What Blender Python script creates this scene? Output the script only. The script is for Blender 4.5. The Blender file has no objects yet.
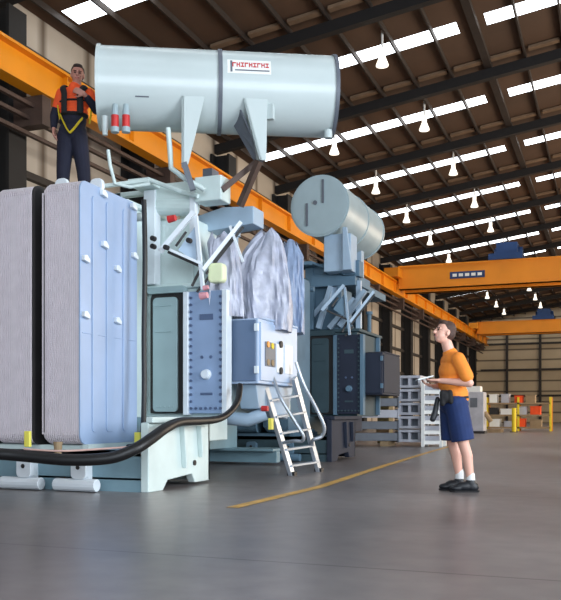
import bpy, bmesh, math, random
from mathutils import Vector, Matrix
random.seed(7)
S = bpy.context.scene
COL = S.collection

# ------------------------------------------------------------------ camera frame
F = 850.0                      # focal length in pixels of a 561 px wide frame
HX, HY = 280.5, 415.0          # principal column, horizon row
ZC = 0.78                      # eye height (crouching photographer)
A = math.atan(330.0 / F)       # camera is turned this much to the left of the hall axis
CA, SA = math.cos(A), math.sin(A)

def at(px, py, d):
    """world point at distance d (metres along the view axis)"""
    xr = (px - HX) / F * d
    return Vector((xr * CA - d * SA, xr * SA + d * CA, ZC + (HY - py) / F * d))

def lin(c):
    c = c / 255.0
    return c / 12.92 if c <= 0.04045 else ((c + 0.055) / 1.055) ** 2.4

# ------------------------------------------------------------------ materials
MATS = {}
def mat(name, rgb, rough=0.5, metal=0.0, var=0.12, scale=3.0, bump=0.0, spec=0.5, emit=None, strength=0.0, stretch=None, alpha=1.0):
    if name in MATS: return MATS[name]
    m = bpy.data.materials.new(name); m.use_nodes = True
    nt = m.node_tree; b = nt.nodes['Principled BSDF']
    col = (lin(rgb[0]), lin(rgb[1]), lin(rgb[2]), 1)
    tc = nt.nodes.new('ShaderNodeTexCoord')
    mp = nt.nodes.new('ShaderNodeMapping')
    if stretch: mp.inputs['Scale'].default_value = stretch
    nz = nt.nodes.new('ShaderNodeTexNoise'); nz.inputs['Scale'].default_value = scale
    nz.inputs['Detail'].default_value = 4
    rp = nt.nodes.new('ShaderNodeValToRGB')
    rp.color_ramp.elements[0].position = .3; rp.color_ramp.elements[1].position = .7
    rp.color_ramp.elements[0].color = tuple(max(0, c * (1 - var)) for c in col[:3]) + (1,)
    rp.color_ramp.elements[1].color = tuple(min(1, c * (1 + var)) for c in col[:3]) + (1,)
    nt.links.new(tc.outputs['Object'], mp.inputs['Vector'])
    nt.links.new(mp.outputs['Vector'], nz.inputs['Vector'])
    nt.links.new(nz.outputs['Fac'], rp.inputs['Fac'])
    nt.links.new(rp.outputs['Color'], b.inputs['Base Color'])
    b.inputs['Roughness'].default_value = rough
    b.inputs['Metallic'].default_value = metal
    b.inputs['Specular IOR Level'].default_value = spec
    b.inputs['Alpha'].default_value = alpha
    if bump:
        bp = nt.nodes.new('ShaderNodeBump'); bp.inputs['Strength'].default_value = bump
        bp.inputs['Distance'].default_value = .02
        nt.links.new(nz.outputs['Fac'], bp.inputs['Height'])
        nt.links.new(bp.outputs['Normal'], b.inputs['Normal'])
    if emit:
        b.inputs['Emission Color'].default_value = (lin(emit[0]), lin(emit[1]), lin(emit[2]), 1)
        b.inputs['Emission Strength'].default_value = strength
    MATS[name] = m
    return m

m_tank   = mat('tank_paint', (206, 222, 220), .36, var=.07)
m_tankb  = mat('tank_blue_paint', (158, 180, 200), .4, var=.08)
m_base   = mat('base_paint', (122, 152, 164), .45, var=.12)
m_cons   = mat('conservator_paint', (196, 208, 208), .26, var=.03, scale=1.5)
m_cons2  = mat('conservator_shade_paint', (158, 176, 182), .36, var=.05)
m_fin    = mat('radiator_fin_paint', (212, 204, 210), .5, var=.05, scale=9)
m_radb   = mat('radiator_side_paint', (150, 172, 204), .4, var=.06, scale=2)
m_lug    = mat('lug_paint', (222, 230, 236), .4, var=.03)
m_panelg = mat('inset_panel_paint', (158, 182, 186), .4, var=.06)
m_bolted = mat('bolted_cover_paint', (142, 164, 196), .4, var=.07)
m_bolt   = mat('bolt_metal', (96, 112, 142), .4, .4, var=.1)
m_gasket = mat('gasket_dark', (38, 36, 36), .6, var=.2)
m_cabf   = mat('cabinet_door_grey', (92, 112, 140), .45, var=.06)
m_cab    = mat('cabinet_paint', (170, 190, 216), .38, var=.04)
m_dkpan  = mat('shaded_navy_paint', (28, 36, 54), .75, var=.12)  # far transformer's panels, darkened in colour for the near one's shadow
m_dkteal = mat('shaded_teal_paint', (52, 72, 80), .7, var=.12)  # same shadow put into the far tank and base colour
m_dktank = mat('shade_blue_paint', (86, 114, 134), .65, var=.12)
m_black  = mat('black_rubber', (16, 16, 18), .45, var=.2)
m_alu    = mat('aluminium', (176, 184, 194), .32, .55, var=.08)
m_white  = mat('white_paint', (236, 238, 236), .5, var=.02)
m_red    = mat('red_paint', (196, 44, 44), .4, var=.08)
m_pink   = mat('pink_cap', (214, 150, 158), .5, var=.08)
m_yel    = mat('yellow_tag', (236, 226, 96), .5, var=.06)
m_lime   = mat('lime_cover', (226, 234, 190), .5, var=.08)
m_orange = mat('crane_orange', (232, 146, 16), .42, var=.1, scale=.6)
m_orange2= mat('crane_orange_far', (226, 140, 24), .5, var=.08, scale=.6)
m_blue   = mat('hoist_blue', (24, 60, 112), .5, var=.1)
m_brown  = mat('rust_brown_steel', (74, 56, 48), .6, var=.25)
m_roof   = mat('roof_sheet_brown', (78, 56, 40), .75, var=.2, scale=.5)
m_rafter = mat('rafter_dark', (22, 18, 17), .7, var=.2)
m_purlin = mat('purlin_dark', (44, 34, 28), .7, var=.2)
m_purl_l = mat('purlin_light', (122, 98, 76), .7, var=.2)
m_column = mat('column_black', (20, 18, 18), .7, var=.2)
m_girt   = mat('girt_dark', (48, 42, 38), .7, var=.2)
m_grey   = mat('light_grey_steel', (178, 180, 190), .5, var=.12)
m_dgrey  = mat('mid_grey_steel', (98, 104, 114), .5, var=.15)
m_wood   = mat('pale_timber', (150, 128, 98), .7, var=.15)
m_plastic= mat('plastic_wrap', (180, 184, 200), .38, var=.2, scale=7, bump=.8, alpha=.95)
m_skin   = mat('skin', (228, 176, 156), .5, var=.05)
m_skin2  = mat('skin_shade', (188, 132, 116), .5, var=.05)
m_hair   = mat('dark_hair', (46, 32, 26), .7, var=.2, scale=30)
m_hair2  = mat('light_hair', (74, 52, 44), .7, var=.2, scale=30)
m_shirt  = mat('orange_shirt', (238, 140, 48), .8, var=.1, scale=8, bump=.3)
m_hivis  = mat('hivis_orange', (240, 84, 30), .75, var=.08, scale=8, bump=.3)
m_shorts = mat('navy_shorts', (20, 44, 92), .8, var=.15, scale=8, bump=.3)
m_trous  = mat('dark_navy_trousers', (22, 24, 44), .85, var=.15, scale=8, bump=.3)
m_vest   = mat('black_harness', (20, 19, 22), .8, var=.2, scale=8)
m_strap  = mat('yellow_strap', (232, 206, 40), .6, var=.06)
m_sock   = mat('white_sock', (225, 225, 225), .9, var=.05)
m_shoe   = mat('black_shoe', (20, 22, 28), .5, var=.2)
m_eye    = mat('eye_dark', (30, 24, 22), .3, var=.1)
m_lip    = mat('lip', (170, 98, 90), .5, var=.05)
m_lamp   = mat('lamp_white', (235, 235, 230), .5, var=.02, emit=(255, 244, 226), strength=1.6)
m_sky    = mat('skylight_sheet', (235, 238, 238), .5, var=.02, emit=(236, 244, 250), strength=5.0)

def cladding(name, rgb, rgb2, axis, period, rough=.7, seam=None):
    """sheet cladding: bands across one axis, painted as material pattern"""
    m = bpy.data.materials.new(name); m.use_nodes = True
    nt = m.node_tree; b = nt.nodes['Principled BSDF']
    tc = nt.nodes.new('ShaderNodeTexCoord'); sp = nt.nodes.new('ShaderNodeSeparateXYZ')
    nt.links.new(tc.outputs['Object'], sp.inputs[0])
    d = nt.nodes.new('ShaderNodeMath'); d.operation = 'DIVIDE'; d.inputs[1].default_value = period
    nt.links.new(sp.outputs[axis], d.inputs[0])
    fr = nt.nodes.new('ShaderNodeMath'); fr.operation = 'FRACT'; nt.links.new(d.outputs[0], fr.inputs[0])
    rp = nt.nodes.new('ShaderNodeValToRGB'); nt.links.new(fr.outputs[0], rp.inputs['Fac'])
    c1 = tuple(lin(c) for c in rgb) + (1,); c2 = tuple(lin(c) for c in rgb2) + (1,)
    e = rp.color_ramp.elements; e[0].position = 0; e[0].color = c2; e[1].position = .1; e[1].color = c1
    x = e.new(.86); x.color = c1; y = e.new(1.0); y.color = c2
    nz = nt.nodes.new('ShaderNodeTexNoise'); nz.inputs['Scale'].default_value = .35; nz.inputs['Detail'].default_value = 5
    nt.links.new(tc.outputs['Object'], nz.inputs['Vector'])
    mx = nt.nodes.new('ShaderNodeMix'); mx.data_type = 'RGBA'; mx.blend_type = 'MULTIPLY'; mx.inputs[0].default_value = .55
    nt.links.new(rp.outputs['Color'], mx.inputs[6]); nt.links.new(nz.outputs['Fac'], mx.inputs[7])
    nt.links.new(mx.outputs[2], b.inputs['Base Color'])
    b.inputs['Roughness'].default_value = rough
    return m
m_wall = cladding('wall_cladding', (206, 194, 178), (110, 94, 78), 1, 1.9)
m_endw = cladding('end_wall_cladding', (216, 194, 160), (70, 56, 42), 2, 1.05)

def floor_mat():
    m = bpy.data.materials.new('polished_concrete'); m.use_nodes = True
    nt = m.node_tree; b = nt.nodes['Principled BSDF']
    tc = nt.nodes.new('ShaderNodeTexCoord')
    n1 = nt.nodes.new('ShaderNodeTexNoise'); n1.inputs['Scale'].default_value = .35; n1.inputs['Detail'].default_value = 6
    n2 = nt.nodes.new('ShaderNodeTexNoise'); n2.inputs['Scale'].default_value = 5; n2.inputs['Detail'].default_value = 6
    nt.links.new(tc.outputs['Object'], n1.inputs['Vector']); nt.links.new(tc.outputs['Object'], n2.inputs['Vector'])
    rp = nt.nodes.new('ShaderNodeValToRGB'); nt.links.new(n1.outputs['Fac'], rp.inputs['Fac'])
    e = rp.color_ramp.elements
    e[0].position = .32; e[0].color = (lin(98), lin(92), lin(92), 1)
    e[1].position = .68; e[1].color = (lin(138), lin(130), lin(128), 1)
    mx = nt.nodes.new('ShaderNodeMix'); mx.data_type = 'RGBA'; mx.blend_type = 'OVERLAY'; mx.inputs[0].default_value = .35
    nt.links.new(rp.outputs['Color'], mx.inputs[6]); nt.links.new(n2.outputs['Fac'], mx.inputs[7])
    # slab joints: a 6 m grid of thin dark saw cuts
    br = nt.nodes.new('ShaderNodeTexBrick'); br.offset = 0; br.inputs['Scale'].default_value = 1.0
    br.inputs['Brick Width'].default_value = 5.7; br.inputs['Row Height'].default_value = 4.2
    br.inputs['Mortar Size'].default_value = .012
    br.inputs['Color1'].default_value = (1, 1, 1, 1); br.inputs['Color2'].default_value = (1, 1, 1, 1)
    br.inputs['Mortar'].default_value = (.35, .33, .32, 1)
    nt.links.new(tc.outputs['Object'], br.inputs['Vector'])
    m2 = nt.nodes.new('ShaderNodeMix'); m2.data_type = 'RGBA'; m2.blend_type = 'MULTIPLY'; m2.inputs[0].default_value = 1
    nt.links.new(mx.outputs[2], m2.inputs[6]); nt.links.new(br.outputs['Color'], m2.inputs[7])
    nt.links.new(m2.outputs[2], b.inputs['Base Color'])
    mr = nt.nodes.new('ShaderNodeMapRange'); mr.inputs[3].default_value = .22; mr.inputs[4].default_value = .42
    nt.links.new(n1.outputs['Fac'], mr.inputs[0]); nt.links.new(mr.outputs[0], b.inputs['Roughness'])
    b.inputs['Specular IOR Level'].default_value = .45
    return m
m_floor = floor_mat()

# ------------------------------------------------------------------ mesh builder
class MB:
    def __init__(s): s.v = []; s.f = []
    def add(s, vs, fs):
        o = len(s.v); s.v += [Vector(v) for v in vs]; s.f += [tuple(i + o for i in f) for f in fs]; return s
    def box(s, a, b, M=None, taper=None):
        x0, y0, z0 = a; x1, y1, z1 = b
        vs = [(x0,y0,z0),(x1,y0,z0),(x1,y1,z0),(x0,y1,z0),(x0,y0,z1),(x1,y0,z1),(x1,y1,z1),(x0,y1,z1)]
        if M: vs = [M @ Vector(v) for v in vs]
        return s.add(vs, [(0,3,2,1),(4,5,6,7),(0,1,5,4),(1,2,6,5),(2,3,7,6),(3,0,4,7)])
    def ring_pts(s, c, u, w, ru, rw, n):
        return [c + u * (ru * math.cos(2*math.pi*i/n)) + w * (rw * math.sin(2*math.pi*i/n)) for i in range(n)]
    def cyl(s, p, q, r, r2=None, n=16, cap=True):
        return s.tube([p, q], [r, r if r2 is None else r2], n, cap)
    def tube(s, pts, r, n=12, cap=True, flat=1.0, up=None):
        pts = [Vector(p) for p in pts]
        rs = r if isinstance(r, (list, tuple)) else [r] * len(pts)
        prev = None; rings = []
        for i, p in enumerate(pts):
            a = pts[max(i-1, 0)]; b = pts[min(i+1, len(pts)-1)]
            t = (b - a).normalized()
            if prev is None:
                ref = Vector(up) if up else (Vector((0,0,1)) if abs(t.z) < .9 else Vector((1,0,0)))
                u = (ref - t * ref.dot(t)).normalized()
            else:
                u = (prev - t * prev.dot(t)).normalized()
            prev = u; w = t.cross(u)
            rings.append(s.ring_pts(p, u, w, rs[i], rs[i] * flat, n))
        vs = [v for rg in rings for v in rg]; fs = []
        for k in range(len(rings)-1):
            for i in range(n):
                j = (i+1) % n
                fs.append((k*n+i, k*n+j, (k+1)*n+j, (k+1)*n+i))
        if cap:
            fs.append(tuple(reversed(range(n)))); fs.append(tuple((len(rings)-1)*n+i for i in range(n)))
        return s.add(vs, fs)
    def bar(s, p, q, w, h, up=(0,0,1)):
        """rectangular bar from p to q"""
        p = Vector(p); q = Vector(q); t = (q-p).normalized(); up = Vector(up)
        if abs(t.dot(up)) > .95: up = Vector((0,1,0))
        sd = t.cross(up).normalized(); u = sd.cross(t)
        vs = []
        for c in (p, q):
            for a, b in ((-1,-1),(1,-1),(1,1),(-1,1)): vs.append(c + sd*(a*w/2) + u*(b*h/2))
        return s.add(vs, [(0,1,2,3),(7,6,5,4),(0,4,5,1),(1,5,6,2),(2,6,7,3),(3,7,4,0)])
    def prism(s, poly, axis, a, b):
        """polygon (2D) extruded along axis from a to b; axis 0: (y,z), 1: (x,z), 2: (x,y)"""
        def mk(p, t):
            if axis == 0: return (t, p[0], p[1])
            if axis == 1: return (p[0], t, p[1])
            return (p[0], p[1], t)
        n = len(poly); vs = [mk(p, a) for p in poly] + [mk(p, b) for p in poly]
        fs = [tuple(range(n)), tuple(reversed(range(n, 2*n)))]
        for i in range(n):
            j = (i+1) % n; fs.append((i, i+n, j+n, j))
        return s.add(vs, fs)
    def poly3(s, pts, off):
        off = Vector(off); n = len(pts)
        vs = [Vector(p) for p in pts] + [Vector(p) + off for p in pts]
        fs = [tuple(range(n)), tuple(reversed(range(n, 2*n)))]
        for i in range(n):
            j = (i+1) % n; fs.append((i, i+n, j+n, j))
        return s.add(vs, fs)
    def ell(s, c, rx, ry, rz, nu=18, nv=12, M=None):
        c = Vector(c); vs = []; fs = []
        for j in range(1, nv):
            th = math.pi * j / nv
            for i in range(nu):
                ph = 2*math.pi*i/nu
                v = Vector((rx*math.sin(th)*math.cos(ph), ry*math.sin(th)*math.sin(ph), rz*math.cos(th)))
                vs.append(c + (M @ v if M else v))
        top = Vector((0,0,rz)); bot = Vector((0,0,-rz))
        vs.append(c + (M @ top if M else top)); vs.append(c + (M @ bot if M else bot))
        T = len(vs)-2; B = T+1
        for j in range(nv-2):
            for i in range(nu):
                k = (i+1) % nu
                fs.append((j*nu+i, (j+1)*nu+i, (j+1)*nu+k, j*nu+k))
        for i in range(nu):
            k = (i+1) % nu
            fs.append((T, i, k)); fs.append((B, (nv-2)*nu+k, (nv-2)*nu+i))
        return s.add(vs, fs)
    def cap_(s, p, q, r1, r2, n=14):
        """tapered capsule with round ends"""
        p = Vector(p); q = Vector(q)
        L = (q-p).length; t = (q-p)/max(L, 1e-6)
        pts = []; rs = []
        for k in range(5):
            a = math.pi/2 * k/4
            pts.append(p - t*r1*math.cos(a)); rs.append(max(r1*math.sin(a), r1*.05))
        for k in range(5):
            a = math.pi/2 * k/4
            pts.append(q + t*r2*math.sin(a)); rs.append(max(r2*math.cos(a), r2*.05))
        return s.tube(pts, rs, n)
    def build(s, name, m, parent=None, bevel=0, smooth=False, remesh=0, smooth_it=0):
        off = ROOT.get(parent.name, Vector((0,0,0))) if parent else Vector((0,0,0))
        me = bpy.data.meshes.new(name)
        me.from_pydata([tuple(v - off) for v in s.v], [], s.f); me.update()
        bm = bmesh.new(); bm.from_mesh(me); bmesh.ops.recalc_face_normals(bm, faces=bm.faces[:])
        bm.to_mesh(me); bm.free()
        o = bpy.data.objects.new(name, me); COL.objects.link(o)
        if parent:
            o.parent = parent; ROOT[o.name] = off
        me.materials.append(m)
        if remesh:
            md = o.modifiers.new('r', 'REMESH'); md.mode = 'VOXEL'; md.voxel_size = remesh; md.use_smooth_shade = True
            if smooth_it:
                sm = o.modifiers.new('s', 'SMOOTH'); sm.factor = .6; sm.iterations = smooth_it
            dg = bpy.context.evaluated_depsgraph_get()
            ev = o.evaluated_get(dg); nm = bpy.data.meshes.new_from_object(ev)
            o.modifiers.clear(); o.data = nm
            if not nm.materials: nm.materials.append(m)
            for p in nm.polygons: p.use_smooth = True
        elif bevel:
            md = o.modifiers.new('b', 'BEVEL'); md.width = bevel; md.segments = 2; md.limit_method = 'ANGLE'; md.angle_limit = math.radians(40)
        if smooth:
            for p in me.polygons: p.use_smooth = True
            try: me.set_sharp_from_angle(angle=math.radians(38))
            except Exception: pass
        return o

ROOT = {}
def thing(name, label, cat, loc=(0,0,0), rz=0, group=None, local=False):
    o = bpy.data.objects.new(name, None); COL.objects.link(o)
    o.location = loc; o.rotation_euler = (0, 0, rz); o.empty_display_size = .2
    ROOT[o.name] = Vector((0,0,0)) if local else Vector(loc)
    o['label'] = label; o['category'] = cat
    if group: o['group'] = group
    return o
def tag(o, label, cat, group=None):
    o['label'] = label; o['category'] = cat
    if group: o['group'] = group
    return o
def struct(o): o['kind'] = 'structure'; return o

def rrect(x0, z0, x1, z1, r, n=5, corners=(1,1,1,1)):
    """rounded rectangle polygon; corners: bl, br, tr, tl"""
    out = []
    for k, (cx, cz, a0) in enumerate(((x0+r, z0+r, math.pi), (x1-r, z0+r, 1.5*math.pi), (x1-r, z1-r, 0), (x0+r, z1-r, .5*math.pi))):
        if not corners[k]:
            out.append(((x0,z0),(x1,z0),(x1,z1),(x0,z1))[k]); continue
        for i in range(n+1):
            a = a0 + math.pi/2*i/n
            out.append((cx + r*math.cos(a), cz + r*math.sin(a)))
    return out

# ------------------------------------------------------------------ the hall
BAY = 5.7
XL, XR = -12.8, 12.8
Y0, Y1 = -14.0, 88.0
RIDGE = 0.6
def roofz(x): return 10.5 + .138 * ((x + 11.5) if x <= RIDGE else (2*RIDGE - x + 11.5))

struct(MB().box((XL, Y0, -.2), (XR, Y1, 0)).build('floor', m_floor))
wl = struct(MB().box((XL-.3, Y0, 0), (XL, Y1, roofz(XL))).build('wall_left', m_wall))
wr = struct(MB().box((XR, Y0, 0), (XR+.3, Y1, roofz(XR))).build('wall_right', m_wall))
wb = struct(MB().prism([(XL, 0), (XR, 0), (XR, roofz(XR)), (RIDGE, roofz(RIDGE)), (XL, roofz(XL))], 1, Y1, Y1+.3).build('wall_back', m_endw))
wf = struct(MB().box((XL, Y0-.3, 9.0), (XR, Y0, roofz(XL))).build('wall_front', m_endw))

# roof sheets with slots where the skylight strips lie
ROWS = [23.8 - 4*BAY + BAY*k - (.75 if k < 4 else 0) for k in range(16)]
rm = MB()
def roof_slab(mb, xa, xb, ya, yb, up=.0, th=.06):
    za, zb = roofz(xa)+up, roofz(xb)+up
    mb.add([(xa,ya,za),(xb,ya,zb),(xb,yb,zb),(xa,yb,za),(xa,ya,za+th),(xb,ya,zb+th),(xb,yb,zb+th),(xa,yb,za+th)],
           [(0,3,2,1),(4,5,6,7),(0,1,5,4),(1,2,6,5),(2,3,7,6),(3,0,4,7)])
prev = Y0
for y in ROWS:
    roof_slab(rm, XL, RIDGE, prev, y-.36); roof_slab(rm, RIDGE, XR, prev, y-.36)
    for xa, xb in ((XL, -12.2), (-3.95, -3.2), (RIDGE, XR)):
        roof_slab(rm, xa, xb, y-.36, y+.36)
    prev = y+.36
roof_slab(rm, XL, RIDGE, prev, Y1); roof_slab(rm, RIDGE, XR, prev, Y1)
ceil = struct(rm.build('ceiling', m_roof))
for k, y in enumerate(ROWS):
    sm = MB()
    roof_slab(sm, -12.2, -3.95, y-.36, y+.36); roof_slab(sm, -3.2, RIDGE, y-.36, y+.36)
    struct(sm.build('window_%d' % (k+1), m_sky))
# purlins run along the hall
x = -12.3; i = 0
while x < RIDGE:
    wide = abs(x + 3.6) < .5
    w = .22 if wide else .05
    pm = MB(); z = roofz(x)
    pm.box((x-w/2, Y0, z-.17), (x+w/2, Y1, z-.01)).build('purlin', m_purlin, ceil)
    x += 1.1; i += 1
# rafters between the strips
for k in range(17):
    y = 27.0 - 5*BAY + BAY*k - .25
    if y > Y1 - .5: continue
    mb = MB()
    for xa, xb in ((XL, RIDGE), (RIDGE, XR)):
        za, zb = roofz(xa), roofz(xb)
        h = .30
        mb.add([(xa,y-.12,za-.18-h),(xb,y-.12,zb-.18-h),(xb,y+.12,zb-.18-h),(xa,y+.12,za-.18-h),(xa,y-.12,za-.18),(xb,y-.12,zb-.18),(xb,y+.12,zb-.18),(xa,y+.12,za-.18)],
               [(0,3,2,1),(4,5,6,7),(0,1,5,4),(1,2,6,5),(2,3,7,6),(3,0,4,7)])
    mb.build('rafter', m_rafter, ceil)
    # lighter cleat strip just before each rafter, broken by the purlins
    mb = MB(); x = -12.3
    while x < RIDGE-.2:
        za, zb = roofz(x+.12), roofz(x+1.0)
        yy = y - .55
        mb.add([(x+.12,yy,za-.10),(x+1.0,yy,zb-.10),(x+1.0,yy+.22,zb-.10),(x+.12,yy+.22,za-.10),(x+.12,yy,za-.02),(x+1.0,yy,zb-.02),(x+1.0,yy+.22,zb-.02),(x+.12,yy+.22,za-.02)],
               [(0,3,2,1),(4,5,6,7),(0,1,5,4),(1,2,6,5),(2,3,7,6),(3,0,4,7)])
        x += 1.1
    mb.build('roof_cleat_strip', m_purl_l, ceil)
    # wall columns carrying the rafter
    for X, w in ((XL+.01, wl), (XR-.01-.9, wr)):
        cm = MB()
        cm.box((X, y-.16, 0), (X+.6, y-.12, roofz(XL)-.6)); cm.box((X, y+.12, 0), (X+.6, y+.16, roofz(XL)-.6))
        cm.box((X+.02, y-.5, 0), (X+.08, y+.5, roofz(XL)-.6)); cm.box((X+.55, y-.3, 0), (X+.63, y+.3, roofz(XL)-.6))
        cm.build('column', m_column, w)
for z in (1.8, 3.4, 4.9, 6.3, 9.2):
    MB().box((XL, Y0, z), (XL+.16, Y1, z+.16)).build('girt', m_girt, wl)
for z in (2.6, 5.2, 7.8):
    MB().box((XL+.5, Y1-.2, z), (XR-.5, Y1-.02, z+.2)).build('girt', m_girt, wb)
for X in (-9.8, -6.6, -3.4, 0, 3.4):
    MB().box((X, Y1-.35, 0), (X+.22, Y1-.01, roofz(X)-.6)).build('column', m_girt, wb)

# crane runways
def runway(x0, sgn, label):
    t = thing('crane_runway_beam', label, 'crane beam', (x0, (Y0+Y1)/2, 7.68))
    ya, yb = Y0+.5, Y1-1.5
    m = MB(); m.box((x0-.18, ya, 7.68), (x0+.18, yb, 7.74)); m.box((x0-.04, ya, 7.74), (x0+.04, yb, 8.34)); m.box((x0-.22, ya, 8.34), (x0+.22, yb, 8.40))
    y = ya + 1
    while y < yb:
        m.box((x0-.17, y, 7.74), (x0+.17, y+.03, 8.34)); y += BAY/2
    m.build('girder', m_orange, t)
    MB().box((x0-.04, ya, 8.40), (x0+.04, yb, 8.50)).build('rail', m_rafter, t)
    s = MB()
    for zz, dx in ((7.42, .15), (7.18, .28), (6.9, .4)):
        s.box((x0-sgn*dx-.05, ya, zz), (x0-sgn*dx+.05, yb, zz+.08))
    s.build('conductor_rail', m_brown, t)
    y = 27.0 - 5*BAY - .25
    while y < yb:
        if y > ya:
            mb = MB(); mb.box((min(x0-sgn*1.35, x0+sgn*.1), y-.15, 7.05), (max(x0-sgn*1.35, x0+sgn*.1), y+.15, 7.68))
            mb.build('corbel_bracket', m_brown, t)
        y += BAY
    return t
runway(-11.5, 1, 'orange crane runway beam running along the left wall behind the transformers')

def crane(d_px, zb, zt, label, sign):
    Y = d_px
    t = thing('overhead_crane', label, 'crane', (0, Y, zb))
    for k, yy in enumerate((Y, Y+1.6)):
        m = MB(); m.box((-11.2, yy-.25, zb), (11.2, yy+.25, zt)); m.box((-11.2, yy-.33, zt-.06), (11.2, yy+.33, zt)); m.box((-11.2, yy-.3, zb), (11.2, yy+.3, zb+.05))
        m.build('bridge_girder', m_orange2, t)
    for X in (-11.5, 11.5):
        m = MB(); m.box((X-.3, Y-1.2, 8.5), (X+.5 if X < 0 else X+.3, Y+2.8, 9.0))
        for yy in (Y-.8, Y+2.4): m.cyl((X-.12, yy, 8.62), (X+.12, yy, 8.62), .12)
        m.build('end_carriage', m_orange2, t)
    X = sign
    h = MB(); h.box((X-.9, Y-.4, zt+.02), (X+.9, Y+2.0, zt+.35)); h.box((X-.5, Y-.2, zt+.35), (X+.6, Y+1.2, zt+.95)); h.cyl((X-.7, Y+.8, zt+.5), (X+.8, Y+.8, zt+.5), .35)
    hh = h.build('hoist_trolley', m_blue, t)
    return t
c1 = crane(47.6, 7.9, 9.2, 'nearer orange overhead bridge crane with a blue hoist on top', -5.3)
# blue and white nameplate on the near crane
pb = MB(); pb.box((-8.3, 47.6-.28, 8.32), (-6.4, 47.6-.255, 8.70)); pl = pb.build('sign', m_blue, c1)
pw = MB()
for i in range(5): pw.box((-8.15+i*.34, 47.6-.292, 8.43), (-7.92+i*.34, 47.6-.281, 8.59))
pw.build('sign_lettering', m_white, pl)
c2 = crane(78.0, 8.05, 9.15, 'farther orange overhead bridge crane near the end wall', -5.5)

# hanging high bay lamps
ORD = ['nearest', 'second', 'third', 'fourth', 'fifth', 'sixth', 'seventh', 'eighth', 'ninth', 'tenth', 'eleventh', 'twelfth']
proto = None
for xx, zz, rown in ((-5.80, 10.39, 'right-hand'), (-8.95, 9.95, 'left-hand')):
    n = 0
    for k in range(11):
        y = 22.6 + BAY*k*.985
        if xx < -8 and k == 0: continue
        lb = ('%s hanging white high bay lamp in the %s row under the skylights' % (ORD[n], rown)) if n == 0 else ('white high bay lamp hanging %s from the camera in the %s row' % (ORD[n], rown))
        if proto is None:
            t = thing('high_bay_lamp', lb, 'lamp', (xx, y, zz-.18), 0, 'high bay lamps hanging from the roof', local=True)
            m = MB(); m.tube([(0,0,.08),(0,0,.12),(0,0,.27),(0,0,.38)], [.17,.17,.11,.07], 20); m.build('lamp_shade', m_lamp, t, smooth=True)
            MB().cyl((0,0,.38), (0,0,.56), .08, .08, 16).build('lamp_housing', m_lamp, t)
            MB().cyl((0,0,.56), (0,0,1.05), .03, .035, 8).build('hanging_rod', m_white, t)
            proto = t
        else:
            t = proto.copy(); COL.objects.link(t); t.location = (xx, y, zz-.18); t['label'] = lb
            for c in proto.children:
                cc = c.copy(); COL.objects.link(cc); cc.parent = t
        n += 1

# painted floor line
def gp(px, py):
    d = F*ZC/(py-HY); return at(px, py, d)
pts = [gp(120, 510), gp(232, 508), gp(320, 487), gp(384, 466), gp(430, 452), gp(470, 441)]
m = MB()
for a, b in zip(pts[1:-1], pts[2:]):
    t = (b-a).normalized(); s = Vector((-t.y, t.x, 0))*.06
    m.add([(a-s).to_tuple()[:2]+(.004,), (b-s).to_tuple()[:2]+(.004,), (b+s).to_tuple()[:2]+(.004,), (a+s).to_tuple()[:2]+(.004,)], [(0,1,2,3)])
m_line = mat('line_paint', (202, 158, 74), .5, var=.3, scale=6)
tag(m.build('floor_line', m_line), 'worn yellow safety line painted on the concrete floor', 'floor line')

# ------------------------------------------------------------------ transformers
def D(X, Y): return -X*SA + Y*CA

def radiator(t, x0, x1, y0, y1, z0, z1, side_mat, fin_mat, full=True):
    fins = MB(); n = max(6, int((x1-x0)/.024))
    for i in range(n):
        xx = x0 + (x1-x0-.03)*i/(n-1)
        e = 0
        if i < 4: e = (.16, .07, .03, .01)[i]
        if i > n-5: e = (.0, .0, .0, .0)[n-1-i]
        fins.prism(rrect(y0+e*.3, z0+e, y1, z1-e, .09, 5), 0, xx, xx+.013)
    fins.box((x0+.03, y0+.009, z0+.1), (x1-.02, y1-.03, z1-.1))
    r = fins.build('radiator', fin_mat, t)
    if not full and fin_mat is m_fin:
        bp = MB(); bp.prism(rrect(y0+.01, z0-.01, y1, z1+.01, .1, 5), 0, x1-.012, x1+.012); bp.build('gap_shade_plate', m_gasket, r)  # black plate stands in for the dense shade between radiator banks
    if full:
        sp = MB(); sp.prism(rrect(y0-.005, z0, y1, z1, .10, 6), 0, x1-.014, x1+.006)
        for k, w in ((.18, .10), (.42, .14), (.72, .10)):
            yy = y0 + (y1-y0)*k
            sp.prism(rrect(yy, z0+.12, yy+w, z1-.12, .04, 4), 0, x1+.006, x1+.018)
        sp.box((x1, y0+.03, z0+(z1-z0)*.42), (x1+.012, y1-.03, z0+(z1-z0)*.425))
        s = sp.build('radiator_side_plate', side_mat, r, bevel=.004)
        for (px, py) in ((101,193),(131,206),(83,258),(102,244),(115,268),(132,255),(83,314),(115,320)):
            d = -x1*912/(610-px); Y = (d + x1*SA)/CA; z = ZC+(HY-py)/F*d
            lg = MB(); lg.prism([(Y-.05, z-.03), (Y+.05, z-.05), (Y+.05, z-.01), (Y, z+.03), (Y-.05, z+.02)], 0, x1+.006, x1+.05)
            lg.build('lifting_lug', m_lug, r, bevel=.006)
    return r

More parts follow.
